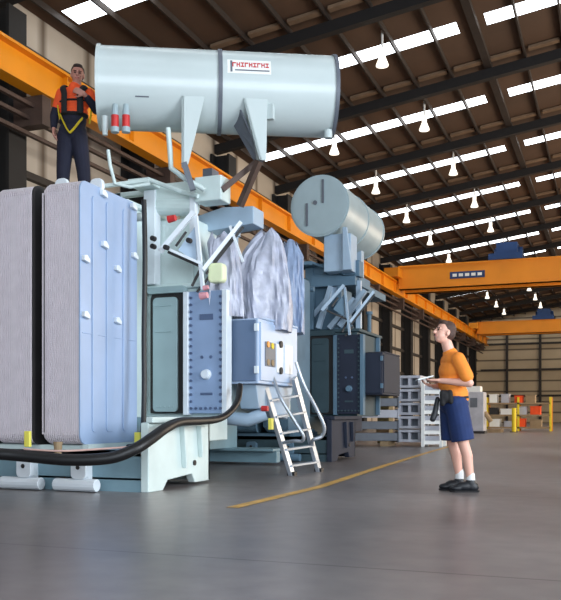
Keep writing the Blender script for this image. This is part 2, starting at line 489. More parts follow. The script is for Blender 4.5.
def transformer(oy, label, dark):
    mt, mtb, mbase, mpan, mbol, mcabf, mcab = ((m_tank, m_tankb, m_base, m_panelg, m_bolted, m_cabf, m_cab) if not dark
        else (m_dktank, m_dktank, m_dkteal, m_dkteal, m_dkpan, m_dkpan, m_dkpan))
    t = thing('power_transformer', label, 'transformer', (-6.0, 9.3+oy, 0))
    def Q(px, py, d):   # near-transformer design point, shifted for the far one
        p = at(px, py, d); p.y += oy; return p
    # ---- base frame
    b = MB()
    b.box((-8.6, 7.47+oy, .12), (-4.4, 7.53+oy, .42)); b.box((-8.6, 7.47+oy, .36), (-4.4, 8.9+oy, .42))
    b.box((-8.6, 7.47+oy, .0), (-6.25, 7.6+oy, .12)); b.box((-5.9, 7.47+oy, 0), (-4.4, 7.6+oy, .14))
    b.box((-8.6, 8.9+oy, .3), (-5.3, 10.0+oy, .75))
    b.build('base_frame', mbase, t)
    sp = MB(); y = oy
    sp.prism([(7.45+y,0),(7.75+y,0),(7.85+y,.10),(8.40+y,.13),(8.48+y,.03),(8.85+y,.03),(8.85+y,.48),(9.05+y,.48),(9.05+y,.76),(8.0+y,.76),(7.45+y,.70)], 0, -4.40, -4.31)
    sp.box((-4.9, 8.80+y, .03), (-4.31, 8.85+y, .76)); sp.box((-4.9, 8.85+y, .48), (-4.34, 9.40+y, .76)); sp.box((-4.34, 7.45+y, .70), (-4.26, 9.1+y, .76))
    sp.prism([(8.1+y,.66),(8.16+y,.2),(8.22+y,.66)], 0, -4.31, -4.25)
    sp.prism([(8.5+y,.66),(8.55+y,.3),(8.60+y,.66)], 0, -4.31, -4.25)
    s_ = sp.build('jacking_pedestal', mt if not dark else m_dkpan, t, bevel=.01)
    MB().cyl((-4.31, 8.45+y, .25), (-4.295, 8.45+y, .25), .03).build('lifting_hole', m_gasket, s_)
    if not dark:
        sk = MB(); sk.box((-8.6, 12.2, 0.04), (-4.8, 12.35, .22)); sk.box((-8.6, 12.05, .22), (-4.8, 12.6, .26))
        sk.box((-8.2, 11.0, .26), (-7.9, 12.5, .75)); sk.box((-5.9, 11.0, .26), (-5.6, 12.5, .75))
        sk.build('rear_skid', mbase, t, bevel=.01)
    if dark:
        ft_ = MB(); ft_.box((-8.2, 15.6, 0), (-5.6, 17.6, .75)); ft_.build('foot_block', m_gasket, t)
    # skid brackets at the foot of the base
    for px in (97, 28):
        c = Q(px, 484, 8.9); c.y = 7.3+oy
        br = MB(); br.prism(rrect(c.x-.09, .13, c.x+.09, .33, .05), 1, c.y-.04, c.y+.02)
        br.box((c.x-.02, c.y-.02, .05), (c.x+.03, c.y+.18, .3))
        br.cyl((c.x-.3, c.y-.0, .07), (c.x+.2, c.y-.0, .07), .065, .065, 14)
        o = br.build('skid_bracket', m_lug if not dark else mt, t, bevel=.006)
        MB().cyl((c.x, c.y-.05, .25), (c.x, c.y-.042, .25), .022).build('pin_hole', m_gasket, o)
    # ---- tank
    tk = MB()
    tk.box((-8.4, 8.85+oy, .75), (-5.42, 11.9+oy, 3.30))
    TE = 11.8+oy if not dark else 16.9
    tk.box((-5.42, 9.35+oy, .75), (-4.42, TE, 2.34))
    tk.box((-8.5, 8.78+oy, 3.30), (-5.36, 12.0+oy, 3.36))
    tk.box((-5.44, 9.3+oy, 2.34), (-4.36, TE+.1, 2.40))
    tank = tk.build('tank', mt if not dark else m_dkteal, t, bevel=.015)
    tu = MB(); tu.box((-5.42, 9.40+oy, 2.4), (-4.80, 10.3+oy, 3.22)); tu.prism([(-4.80, 2.4), (-4.5, 2.4), (-4.80, 2.95)], 1, 9.40+oy, 9.5+oy)
    tu.build('turret_box', mt, t, bevel=.02)
    # side stiffeners of the tank
    for yy in (10.9, 11.4) if not dark else (10.7,):
        MB().box((-4.42, yy+oy, .78), (-4.34, yy+.07+oy, 2.34)).build('stiffener', mtb, tank, bevel=.006)
    # ---- inset panel with arched dark surround
    Yf = 9.30+oy
    xa, xb = -5.34, -4.86
    fr = MB(); fr.prism(rrect(xa, .80, xb, 2.34, .14, 6, (0,0,1,1)), 1, Yf-.02, Yf+.05); f_ = fr.build('panel_surround', m_gasket, tank)
    ip = MB(); ip.prism(rrect(xa+.05, .82, xb-.09, 2.23, .05, 4), 1, Yf-.05, Yf-.02)
    ip.box((xa+.09, Yf-.062, 1.80), (xb-.16, Yf-.05, 1.815)); ip.box((xa+.09, Yf-.062, 2.12), (xb-.16, Yf-.05, 2.135))
    for i in range(5): ip.cyl((xa+.1+i*.06, Yf-.06, .88), (xa+.1+i*.06, Yf-.05, .88), .012, n=8)
    ip.build('inset_panel', mpan, tank, bevel=.004)
    hd = MB(); hd.prism(rrect(xa-.02, 2.28, xb+.02, 2.36, .03, 3), 1, Yf-.07, Yf+.02); hd.build('panel_hood', mpan, tank)
    # ---- bolted cover between white flanges
    for x0, x1 in ((-4.85, -4.785), (-4.33, -4.265)):
        MB().box((x0, Yf-.09, .78), (x1, Yf+.06, 2.28)).build('flange_bar', m_lug if not dark else mt, tank, bevel=.006)
    cv = MB(); cv.box((-4.785, Yf-.05, .80), (-4.33, Yf+.05, 2.28)); cov = cv.build('bolted_cover', mbol, tank, bevel=.004)
    bl = []
    for i in range(17):
        z = .86 + i*.084
        bl += [(-4.755, z), (-4.36, z)]
    for i in range(1, 6):
        bl += [(-4.755+i*.066, .86)]
    for x, z in bl:
        MB().cyl((x, Yf-.075, z), (x, Yf-.05, z), .017, n=6).build('bolt', m_bolt if not dark else m_dkteal, cov)
    sg = MB(); sg.box((-4.64, Yf-.058, 1.93), (-4.46, Yf-.05, 2.0)); sg.build('rating_label', m_bolt if not dark else m_dkteal, cov)
    sg = MB(); sg.box((-4.63, Yf-.058, 1.02), (-4.47, Yf-.05, 1.05)); sg.build('rating_label', m_bolt if not dark else m_dkteal, cov)
    for x, z, r in ((-4.61, 1.48, .02), (-4.49, 1.48, .02)):
        MB().cyl((x, Yf-.06, z), (x, Yf-.05, z), r, n=10).build('bolt', m_bolt, cov)
    vb = MB(); vb.cyl((-4.55, Yf-.11, 1.27), (-4.55, Yf-.05, 1.27), .05, .065, 14); vb.build('valve_cap', m_lug if not dark else mt, cov, smooth=True)
    # ---- control cabinet on the side
    cx0, cx1, cy0, cy1, cz0, cz1 = -4.27, -3.96, 9.40+oy, 10.83+oy, 1.16, 1.95
    cb = MB(); cb.box((cx0-.06, cy0+.05, cz0), (cx1, cy1, cz1))
    cb.prism([(cy0+.05, cz1-.001), (cy1, cz1-.001), (cy1, cz1+.03), (cy0+.3, cz1+.03)], 0, cx0-.06, cx1+.01)
    cab = cb.build('control_cabinet', mcab, t, bevel=.01)
    fd = MB(); fd.box((cx0-.02, cy0+.02, cz0+.03), (cx1-.02, cy0+.05, cz1-.02)); fdo = fd.build('cabinet_end_door', mcabf, cab, bevel=.008)
    for z in (cz0+.12, cz1-.16):
        MB().box((cx1-.03, cy0-.005, z), (cx1+.02, cy0+.03, z+.09)).build('hinge', m_lug if not dark else mt, fdo, bevel=.004)
    fr = MB()
    fr.box((cx1-.002, cy0+.10, cz0+.04), (cx1+.02, cy1-.06, cz1-.04)); dr = fr.build('cabinet_side_door', mcab, cab, bevel=.006)
    if not dark:
        MB().box((cx1+.018, cy0+.22, 1.38), (cx1+.03, cy0+.56, 1.68)).build('gauge_window', m_dgrey, cab, bevel=.004)
        for k, (yy, z, mm) in enumerate(((.30, 1.65, m_orange), (.44, 1.64, m_strap), (.30, 1.43, m_wood), (.44, 1.43, m_wood))):
            MB().cyl((cx1+.03, cy0+yy, z), (cx1+.04, cy0+yy, z), .04, n=14).build('gauge', mm, cab)
        MB().box((cx1+.018, cy0+.60, 1.32), (cx1+.03, cy0+.80, 1.68)).build('paper_notice', m_white, cab)
        MB().box((cx1+.018, cy0+.90, 1.32), (cx1+.03, cy0+1.16, 1.69)).build('paper_notice', m_white, cab)
        for z in (1.345, 1.68):
            MB().cyl((cx1+.028, cy0+.72, z), (cx1+.05, cy0+.72, z), .045, n=12).build('door_latch', m_gasket, cab)
    # funnel-shaped duct under the cabinet
    if dark:
        return finish(t, oy, dark, Q, mt, mtb, mpan)
    finish_low(t, oy, mtb)
    return finish(t, oy, dark, Q, mt, mtb, mpan)

def finish_low(t, oy, mtb):
    fu = MB(); fu.prism([(9.6+oy, 1.16), (10.9+oy, 1.16), (10.7+oy, .72), (9.7+oy, .86)], 0, -4.30, -4.05); fu.build('cable_duct', mtb, t, bevel=.01)
    el = MB(); el.tube([(-4.5, 9.7+oy, .74), (-4.2, 9.72+oy, .72), (-4.0, 9.8+oy, .80)], .085, 14); el.build('drain_pipe', mtb, t, smooth=True)
    vv = MB(); vv.cyl((-4.02, 9.72+oy, .86), (-3.94, 9.72+oy, .86), .035, n=12); vv.build('valve_wheel', m_red, t)
    vv = MB(); vv.box((-3.96, 9.78+oy, .60), (-3.92, 9.86+oy, .74)); vv.build('valve_tag', m_yel, t)

def finish(t, oy, dark, Q, mt, mtb, mpan):
    # ---- radiators on the end wall
    z0, z1 = .48, 3.17
    radiator(t, -5.50, -5.0, 7.28+oy, 8.38+oy, z0, z1, m_radb if not dark else mt, m_fin if not dark else mt, not dark)
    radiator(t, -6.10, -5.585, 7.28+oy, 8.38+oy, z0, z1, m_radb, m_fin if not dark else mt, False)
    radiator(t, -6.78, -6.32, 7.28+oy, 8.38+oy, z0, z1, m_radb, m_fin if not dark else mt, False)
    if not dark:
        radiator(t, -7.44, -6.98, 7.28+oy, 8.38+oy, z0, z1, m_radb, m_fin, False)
    for zz in (z0+.0, z1-.12):
        MB().cyl((-7.4, 8.5+oy, zz), (-4.98, 8.5+oy, zz), .05, .05, 12).build('header_pipe', mt, t, smooth=True)
    lo = MB(); lo.box((-7.4, 7.4+oy, .42), (-5.0, 7.46+oy, .47)); lo.box((-5.02, 7.35+oy, .42), (-4.95, 8.6+oy, .48)); lo.build('radiator_rail', mt, t)
    for px, py, d in ((28, 437, 8.6), (138, 438, 8.85)) if not dark else ():
        p = Q(px, py, d); yt = MB(); yt.box((p.x-.035, p.y-.02, p.z-.10), (p.x+.03, p.y+.02, p.z+.06)); yt.build('valve_tag', m_yel, t, bevel=.006)
    if dark: pass
    p = Q(58, 452, 8.3); va = MB(); va.cyl(p+Vector((0,0,-.05)), p+Vector((0,0,.10)), .03, .045, 10); va.build('drain_valve', m_wood, t)
    # lifting eyes on top of the first radiator
    for px, py in ((62, 172), (97, 178)):
        p = Q(px, py, 8.95); e = MB(); e.prism(rrect(p.x-.08, 3.12, p.x+.08, 3.27, .06), 1, p.y-.02, p.y+.03); e.build('lifting_eye', m_lug if not dark else mt, t, bevel=.01)
    # ---- upper framework
    Yp = 9.36+oy
    pa = MB(); pa.box((-5.41, Yp-.13, 2.40), (-5.25, Yp+.02, 3.57)); pa.build('frame_post', m_lug if not dark else mt, t, bevel=.008)
    pa = MB(); pa.box((-5.24, Yp+.5, 2.36), (-5.14, Yp+.6, 3.62)); pa.build('frame_post', mt, t, bevel=.008)
    pb_ = MB(); pb_.box((-4.78, Yp-.12, 2.66), (-4.70, Yp-.04, 3.5)); pb_.build('frame_post', m_lug if not dark else mt, t, bevel=.008)
    a1 = MB()
    a1.box((-5.38, Yp-.1, 3.38), (-4.66, Yp+.1, 3.64)); a1.cyl((-5.3, Yp, 3.40), (-4.75, Yp, 3.34), .12, .12, 16)
    a1.box((-4.70, Yp-.14, 3.36), (-4.34, Yp+.14, 3.66)); a1.build('bracket_arm', mt, t, bevel=.015)
    if not dark:
        a2 = MB(); a2.prism([(-4.95, 3.16), (-4.8, 3.13), (-4.17, 3.18), (-4.17, 3.40), (-4.6, 3.42), (-4.95, 3.34)], 1, 9.8+oy, 10.15+oy); a2.build('bracket_arm', mtb, t, bevel=.01)
    else:
        a2 = MB(); a2.box((-5.3, 9.22+oy, 3.20), (-4.42, 9.38+oy, 3.40)); a2.box((-4.6, 9.4+oy, 3.22), (-4.4, 10.2+oy, 3.41)); a2.build('bracket_arm', mtb, t, bevel=.01)
    tr = MB(); tr.tube([Q(104,186,10.3), Q(150,180,10.3), Q(182,192,10.3), Q(198,196,10.2)], .028, 8); tr.build('top_rail', mt, t)
    fl = MB(); fl.box((-5.5, 9.0+oy, 3.58), (-5.2, 9.9+oy, 3.66)); fl.box((-6.0, 9.5+oy, 3.36), (-5.9, 9.6+oy, 3.66)); fl.box((-6.0, 9.5+oy, 3.6), (-5.2, 9.6+oy, 3.66)); fl.build('top_frame', mt, t, bevel=.01)
    # braces: light bars with dark undersides
    brs = (((160,252), (194,212), .055), ((166,248), (202,264), .03), ((241,222), (203,270), .045), ((230,226), (243,262), .028), ((196,216), (203,290), .04))
    for a_, b_, w in (brs if not dark else (brs[0], brs[2], brs[4])):
        m = MB(); m.bar(Q(*a_, 9.98), Q(*b_, 9.94), w, w); m.build('brace', m_lug if not dark else m_tankb, t)
    for a_, b_ in (((243,227), (206,274)), ((209,277), (197,292)), ((200,270), (192,286)), ((232,236), (214,262)), ((168,252), (204,268)), ((186,232), (176,246))):
        m = MB(); m.bar(Q(*a_, 10.03), Q(*b_, 10.0), .03, .03); m.build('brace', m_gasket, t)
    for px, py in ((152,238), (152,246), (165,247), (188,240)) if not dark else ():
        p = Q(px, py, 9.85); m = MB(); m.cyl(p, p+Vector((0,.06,0)), .03, .03, 12); m.build('shadow_spot', m_gasket, t)  # dark discs stand in for round blobs of shadow
    gus = MB(); gus.poly3([Q(178,250,10.0), Q(196,225,10.0), Q(196,262,10.0)], (0, .03, 0)); gus.build('gusset', mtb, t)
    # pipework to the conservator
    if not dark:
        for pth, r in (([(108,150),(110,165),(115,184),(130,187),(150,184)], .022), ([(168,128),(170,150),(171,168),(184,178),(205,190)], .032)):
            m = MB(); m.tube([Q(x, y, 10.1) for x, y in pth], r, 10); m.build('oil_pipe', m_tank, t, smooth=True)
        for px, py, mm, r in ((172,219,m_red,.045), (204,296,m_pink,.045), (206,288,m_pink,.03)):
            p = Q(px, py, 9.8); m = MB(); m.cyl(p+Vector((-r,0,0)), p+Vector((r,0,.01)), r, r*.8, 14); m.build('transit_cap', mm, t, smooth=True)
        m = MB(); p = Q(216, 272, 9.95); m.prism(rrect(p.x-.11, p.z-.12, p.x+.09, p.z+.11, .05), 1, p.y, p.y+.12); m.build('junction_cover', m_lime, t, bevel=.02)
    # right clutter of pipes on the deck
    for i in range(9):
        yy = 10.0 + oy + random.random()*1.6; xx = -5.2 + random.random()*.7; h = .35 + random.random()*.55
        m = MB(); m.cyl((xx, yy, 2.4), (xx, yy, 2.4+h), .045, .045, 10); m.cyl((xx, yy, 2.4+h), (xx, yy, 2.46+h), .075, .075, 10); m.build('bushing_stub', mtb, t, smooth=True)
    # ---- conservator
    if not dark:
        th = .11; ax = Vector((CA, SA, 0)) + Vector((-SA, CA, 0))*th; ax.normalize()
        c0 = at(99, 88, 10.35); c1_ = c0 + ax*2.88; R = .485
        cm = MB(); prof = [(-.0, R*.97), (.0, R), (2.88, R)]
        n = 56; cm.tube([c0, c1_], [R, R], n); con = cm.build('conservator', m_cons, t, smooth=True)
        for s_, w in ((0.0, .035), (1.435, .05), (2.845, .045)):
            r = MB(); r.tube([c0+ax*s_, c0+ax*(s_+w)], [R*1.035]*2, n); r.build('ring_flange', m_dgrey if s_ > 1 else m_cons, con, smooth=True)
        # name plate following the barrel: orange-red band over small print
        side = Vector((ax.y, -ax.x, 0))    # towards the camera
        def onb(s_, ang, k=1.0): return c0 + ax*s_ + side*(R*k*math.cos(ang)) + Vector((0,0,1))*(R*k*math.sin(ang))
        def patch(name, s0, s1, a0, a1, k, m_, par):
            mb = MB(); N = 6; vs = []
            for i in range(N+1):
                a = a0+(a1-a0)*i/N; vs += [onb(s0, a, k), onb(s1, a, k)]
            mb.add(vs, [(2*i, 2*i+1, 2*i+3, 2*i+2) for i in range(N)]); return mb.build(name, m_, par)
        patch('nameplate', 1.54, 2.06, math.radians(7), math.radians(30), 1.006, m_white, con)
        def glyphs():
            mb = MB(); s0 = 1.60
            for i in range(9):
                w = .042; N = 2
                for (u0, u1, v0, v1) in ((0, .3, 0, 1), (.3, 1, .7, 1)) if i % 3 == 0 else (((0, .3, 0, 1), (.7, 1, 0, 1), (.3, .7, .4, .65)) if i % 3 == 1 else ((0, 1, 0, .25), (0, 1, .75, 1), (.35, .65, .25, .75))):
                    a0 = math.radians(17+8*v0); a1 = math.radians(17+8*v1)
                    vs = [onb(s0+w*u0, a0, 1.01), onb(s0+w*u1, a0, 1.01), onb(s0+w*u1, a1, 1.01), onb(s0+w*u0, a1, 1.01)]
                    mb.add(vs, [(0,1,2,3)])
                s0 += .049
            return mb
        glyphs().build('nameplate_lettering', m_red, con)
        patch('nameplate_lettering', 1.63, 2.04, math.radians(11), math.radians(13), 1.01, m_dgrey, con)
        patch('nameplate_lettering', 1.575, 1.60, math.radians(9), math.radians(28), 1.01, m_dgrey, con)
        for s_ in (.52, 1.08):
            patch('stencil_mark', s_-.06, s_+.10, math.radians(-30.5), math.radians(-28.5), 1.004, m_dgrey, con)
        # tapered support gussets
        def gusset(s0, s1, tip, dep, m_):
            """plate under the barrel, apex down"""
            top = math.radians(-24)
            a = onb(s0, top, .98); b = onb(s1, top, .98)
            mb = MB()
            mb.poly3([a, b, tip + ax*.05, tip - ax*.03], side*(-.03)); 
            back = -side*dep
            a2 = onb(s0, math.radians(-40), .9)+back; 
            mb.poly3([a, tip - ax*.03, tip - ax*.03 + back*.3, a2], ax*.03)
            return mb.build('support_gusset', m_, con)
        gusset(1.0, 1.28, at(184, 164, 10.0), .5, m_cons)
        gusset(1.72, 2.02, at(262, 160, 10.1), .5, m_cons)
        dk = MB(); dk.poly3([onb(1.68, math.radians(-40), .96), at(262,160,10.15), at(258,168,10.35), onb(1.62, math.radians(-70), .96)], ax*.02); dk.build('support_gusset', m_dgrey, con)
        ft = MB(); ft.box((-4.85, 9.75, 3.64), (-4.72, 9.95, 3.92)); ft.build('support_post', m_dgrey, con)
        for p_, q_ in ((at(184,163,10.0), at(193,190,10.0)), (at(259,161,10.15), at(240,206,10.35)), (at(255,163,10.35), at(222,190,10.2))):
            pb2 = MB(); pb2.bar(p_, q_, .07, .07); pb2.build('support_post', m_dgrey if p_.x < -4.6 else m_brown, con)
        tb = MB(); p = onb(2.06, math.radians(-40), 1.0); tb.box((p.x-.05, p.y-.05, p.z-.13), (p.x+.05, p.y+.02, p.z+.05)); tb.build('drain_stub', m_cons, con)
        tb = MB(); p = onb(2.80, math.radians(-72), 1.0); tb.cyl(p, p+Vector((0,0,-.1)), .05); tb.build('drain_stub', m_cons, con)
        # breather canisters hanging below the left end
        for px in (115, 126):
            p = at(px, 118, 9.95)
            b1 = MB(); b1.cyl(p+Vector((0,0,.03)), p+Vector((0,0,.16)), .045, .03, 12); bo = b1.build('breather', m_cons2, con); MB().cyl(p+Vector((0,0,-.17)), p+Vector((0,0,-.11)), .05, .05, 12).build('breather_cup', m_cons2, bo)
            MB().cyl(p+Vector((0,0,-.11)), p+Vector((0,0,.03)), .045, .045, 12).build('breather_glass', m_red, bo, smooth=True)
        p = at(105, 125, 10.0); MB().cyl(p+Vector((0,0,-.12)), p+Vector((0,0,.1)), .03, .045, 12).build('drain_stub', m_cons, con)
    else:
        ax = Vector((0,1,0)); c0 = Vector((-4.96, 0, 0)); d0 = 15.6
        c0 = at(320, 206, d0); R = .55; L = 2.55
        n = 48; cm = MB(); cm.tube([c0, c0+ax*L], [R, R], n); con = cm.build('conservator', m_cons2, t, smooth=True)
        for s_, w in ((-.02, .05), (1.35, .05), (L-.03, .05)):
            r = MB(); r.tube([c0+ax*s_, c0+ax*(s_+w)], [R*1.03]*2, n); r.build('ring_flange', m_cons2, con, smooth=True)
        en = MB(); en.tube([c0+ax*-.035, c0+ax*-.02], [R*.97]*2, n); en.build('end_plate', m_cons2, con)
        for dx, z0_, z1_ in ((-.02+.09, .04, .47), (-.24, -.36, .06)):
            g = MB(); g.box((c0.x+dx-.02, c0.y-.055, c0.z+z0_), (c0.x+dx+.02, c0.y-.035, c0.z+z1_)); g.build('sight_gauge', m_dgrey, con)
        g = MB(); g.cyl((c0.x-.08, c0.y-.055, c0.z+.06), (c0.x-.08, c0.y-.035, c0.z+.06), .04); g.build('sight_gauge', m_dgrey, con)
        pe = MB(); pe.box((c0.x+.04, c0.y+.1, 3.42), (c0.x+.56, c0.y+.5, 4.1)); pe.prism([(c0.x+.42, 3.42), (c0.x+.6, 3.42), (c0.x+.5, 4.2), (c0.x+.42, 4.2)], 1, c0.y+.02, c0.y+.1)
        pe.build('support_pedestal', m_tankb, con, bevel=.01)
        pe = MB(); pe.box((c0.x-.25, c0.y+1.9, 3.42), (c0.x+.25, c0.y+2.1, 4.15)); pe.build('support_pedestal', m_tankb, con, bevel=.01)
        dk = MB(); dk.box((-5.4, 15.42, 3.28), (-4.62, 18.3, 3.42)); dk.box((-5.4, 18.1, 2.3), (-5.2, 18.3, 3.28)); dk.build('deck_frame', m_dktank, t)
        for a_, b_ in (((-5.35, 15.35, 2.6), (-4.75, 15.35, 3.25)), ((-4.4, 15.4, 2.4), (-4.4, 15.4, 3.3)), ((-4.75, 15.3, 2.45), (-4.25, 15.3, 3.1)), ((-4.95, 15.3, 2.42), (-4.45, 15.3, 2.95)), ((-5.15, 15.25, 2.42), (-4.9, 15.25, 3.2))):
            m = MB(); m.bar(a_, b_, .09, .09); m.build('brace', m_tankb, t)
    return t

T1 = transformer(0.0, 'nearest large pale grey-green power transformer with finned radiators and a horizontal oil conservator', False)
T2 = transformer(6.0, 'second power transformer behind the first, lower panels darkened for shade, round conservator end facing the camera', True)

# ---------------- plastic sheets draped over the bushings
def drape(name, outline, d, depth, label, seed, m_):
    """sheet hung over an irregular group of bushings: outline = (row, left, right) in the design view"""
    random.seed(seed)
    mb = MB(); NV, n = 34, 96; vs = []; fs = []
    ph = [random.random()*6.28 for _ in range(8)]
    y0, y1 = outline[0][0], outline[-1][0]
    for j in range(NV+1):
        v = j/NV; y = y0+(y1-y0)*v
        for (ya, la_, ra), (yb, lb, rb) in zip(outline, outline[1:]):
            if ya <= y <= yb+1e-6:
                k = (y-ya)/(yb-ya); l = la_+(lb-la_)*k; r = ra+(rb-ra)*k; break
        c = at((l+r)/2, y, d); half = (r-l)/2/F*d
        for i in range(n):
            a = 2*math.pi*i/n
            ca, sa = math.cos(a), math.sin(a)
            q = .65
            ex = math.copysign(abs(ca)**q, ca); ey = math.copysign(abs(sa)**q, sa)
            f = 1 + (.05+.07*v)*math.sin(6*a+ph[0]+3*v) + .055*math.sin(11*a+ph[1]-4*v) + .035*math.sin(23*a+ph[2]+9*v) + .02*math.sin(37*a+ph[3]-14*v)
            dz = .05*math.sin(3*a+ph[4])*(1-v)
            vs.append(c + Vector((CA, SA, 0))*(half*ex*(1+(f-1)*.5)) + Vector((-SA, CA, 0))*(depth*min(1, .35+2*v)*ey*f) + Vector((0,0,dz)))
    for j in range(NV):
        for i in range(n):
            k = (i+1) % n; fs.append((j*n+i, j*n+k, (j+1)*n+k, (j+1)*n+i))
    fs.append(tuple(range(n)))
    mb.add(vs, fs)
    return tag(mb.build(name, m_, None, smooth=True), label, 'plastic sheet')
m_plb = mat('plastic_blue', (142, 160, 190), .4, var=.14, scale=7, bump=.7, alpha=.94)
drape('plastic_cover', [(236,212,226),(246,208,236),(268,210,241),(296,206,243),(318,208,244)], 10.45, .22, 'clear plastic wrap draped over the bushing behind the white braces, above the cabinet', 3, m_plastic)
drape('plastic_cover', [(233,262,274),(240,254,282),(256,243,286),(280,236,290),(305,238,292),(332,244,290)], 11.0, .34, 'large whitish plastic wrap peaked over the middle bushing above the control cabinet', 5, m_plastic)
drape('plastic_cover', [(244,284,297),(256,279,303),(290,276,304),(334,278,304)], 11.9, .28, 'bluish plastic wrap over the rearmost bushing at the end of the near transformer', 9, m_plb)

# ---------------- thick black cable
cab = MB()
path = [(-40,452,8.0),(0,454,8.0),(24,456,8.0),(70,460,7.95),(110,458,7.95),(135,449,8.0),(152,438,8.15),(166,428,8.35),(180,422,8.7),(200,421,9.1),(218,419,9.5),(230,412,9.75),(238,400,9.95),(240,385,10.1)]
P = [at(*p) for p in path]
# smooth the path
def catmull(P, k=6):
    out = []
    for i in range(len(P)-1):
        p0 = P[max(i-1,0)]; p1 = P[i]; p2 = P[i+1]; p3 = P[min(i+2, len(P)-1)]
        for j in range(k):
            t = j/k
            out.append(.5*((2*p1)+(p2-p0)*t+(2*p0-5*p1+4*p2-p3)*t*t+(3*p1-p0-3*p2+p3)*t*t*t))
    out.append(P[-1]); return out
cab.tube(catmull(P), [.056 if i < 36 else .056-.02*min(1,(i-36)/30) for i in range(len(catmull(P)))], 14)
tag(cab.build('power_cable', m_black, None, smooth=True), 'thick black cable sagging under the radiators and rising to the control cabinet', 'cable')
c2_ = MB(); c2_.tube(catmull([at(144,200,9.35), at(145,260,9.3), at(144,330,9.3), at(144,400,9.25), at(141,440,9.1), at(128,447,8.9)]), .028, 10)  # black tube stands in for the shade between radiator and tank
tag(c2_.build('gap_shade_tube', m_black, None, smooth=True), 'black tube standing in for the dark, shaded gap beside the blue radiator side', 'gap shade')
wire = MB(); wire.tube(catmull([at(24,449,8.1), at(60,451,8.05), at(100,449,8.1), at(128,447,8.2)]), .010, 8)
tag(wire.build('thin_wire', mat('pinkish_wire', (206, 170, 160), .5), None, smooth=True), 'thin pinkish wire running above the black cable under the radiators', 'wire')

# ---------------- access ladder with handrails
la = thing('access_ladder', 'aluminium step ladder with handrail leaning on the control cabinet side', 'ladder', tuple(gp(304, 474)))
TL, TR = at(264, 384, 10.75), at(294, 378, 11.2)
BL, BR = gp(292, 475.5), gp(319, 471.5)
for a_, b_ in ((TL, BL), (TR, BR)):
    m = MB(); m.bar(a_, b_, .05, .12, up=(0,1,.2)); m.build('stile', m_alu, la, bevel=.004)
for i in range(1, 6):
    k = i/5.6
    m = MB(); m.bar(TL.lerp(BL, k), TR.lerp(BR, k), .09, .025); m.build('rung', m_alu, la)
for a_, b_, off in ((TR, BR, Vector((.05, .02, .0))),):
    pts_ = [at(296, 362, 11.1), at(304, 385, 11.1), at(316, 408, 11.2), at(324, 426, 11.25), at(322, 436, 11.3), at(313, 440, 11.3), BR.lerp(TR, .28)]
    m = MB(); m.tube(catmull(pts_), .024, 10); m.build('handrail', m_alu, la, smooth=True)
pts_ = [at(272, 375, 10.7), at(281, 398, 10.6), at(294, 420, 10.6), at(303, 435, 10.6), at(302, 441, 10.65), at(294, 441, 10.7), BL.lerp(TL, .36)]
m = MB(); m.tube(catmull(pts_), .022, 10); m.build('handrail', m_alu, la, smooth=True)
for p in (BL, BR):
    m = MB(); m.box((p.x-.05, p.y-.05, 0), (p.x+.05, p.y+.05, .05)); m.build('foot', m_black, la)

# ---------------- things in the background
def frame_block(x0, x1, y0, y1, z0, z1, m_, label, group, name='steel_frame'):
    t = thing(name, label, 'steel frame', ((x0+x1)/2, (y0+y1)/2, z0), 0, group)
    a = .12*(z1-z0)+.03
    m = MB(); m.box((x0, y0, z0), (x1, y1, z0+a)); m.box((x0, y0, z1-a), (x1, y1, z1)); m.build('chord', m_, t, bevel=.01)
    for x in (x0, (x0+x1)/2-a/2, x1-a):
        m = MB(); m.box((x, y0+.02, z0+a), (x+a, y1-.02, z1-a)); m.build('upright', m_, t)
    m = MB(); m.box((x0+a*.6, y0+.25, z0+a), (x1-a*.6, y1-.1, z1-a)); m.build('infill', m_dgrey, t)
    return t
def wx(px, d): return at(px, 415, d)
# bars lying in a stack behind the second transformer
names = ['bottom', 'second', 'third', 'fourth', 'topmost']
for i in range(5):
    pl_ = wx(336 - i*0 + (8 if i > 1 else 0) + (12 if i > 3 else 0), 21.6); pr_ = wx(397, 21.6)
    zz = .12 + i*.29
    pl_.z = pr_.z = zz + .11
    m = MB(); m.bar(pl_, pr_, .5, .2)
    a = .03
    for k in (.0, 1.0):
        q = pl_.lerp(pr_, k); m.bar(q-Vector((0,0,.0))-(pr_-pl_).normalized()*.02, q+(pr_-pl_).normalized()*.02, .56, .27)
    tag(m.build('steel_beam', m_grey if i in (2, 4) else m_dgrey, None, bevel=.01), '%s long grey steel beam in the stack behind the dark transformer' % names[i], 'beam', 'steel beams stacked behind the second transformer')
for k in (.15, .85):
    q = wx(336, 21.6).lerp(wx(397, 21.6), k); bb = MB(); bb.box((q.x-.1, q.y-.4, 0), (q.x+.1, q.y+.4, .12))
    tag(bb.build('timber_bearer', m_wood), 'timber bearer on the floor under the %s end of the stacked steel beams' % ('left' if k < .5 else 'right'), 'timber')
p0 = wx(398, 21.4); p1 = wx(418, 21.4)
for i in range(5):
    z = .1 + i*.34
    frame_block(p0.x, p1.x+.1, p0.y, p0.y+.8, z, z+.31, m_grey, '%s light grey steel frame in the stack beside the white rack' % names[i], 'light grey frames stacked beside the white rack')
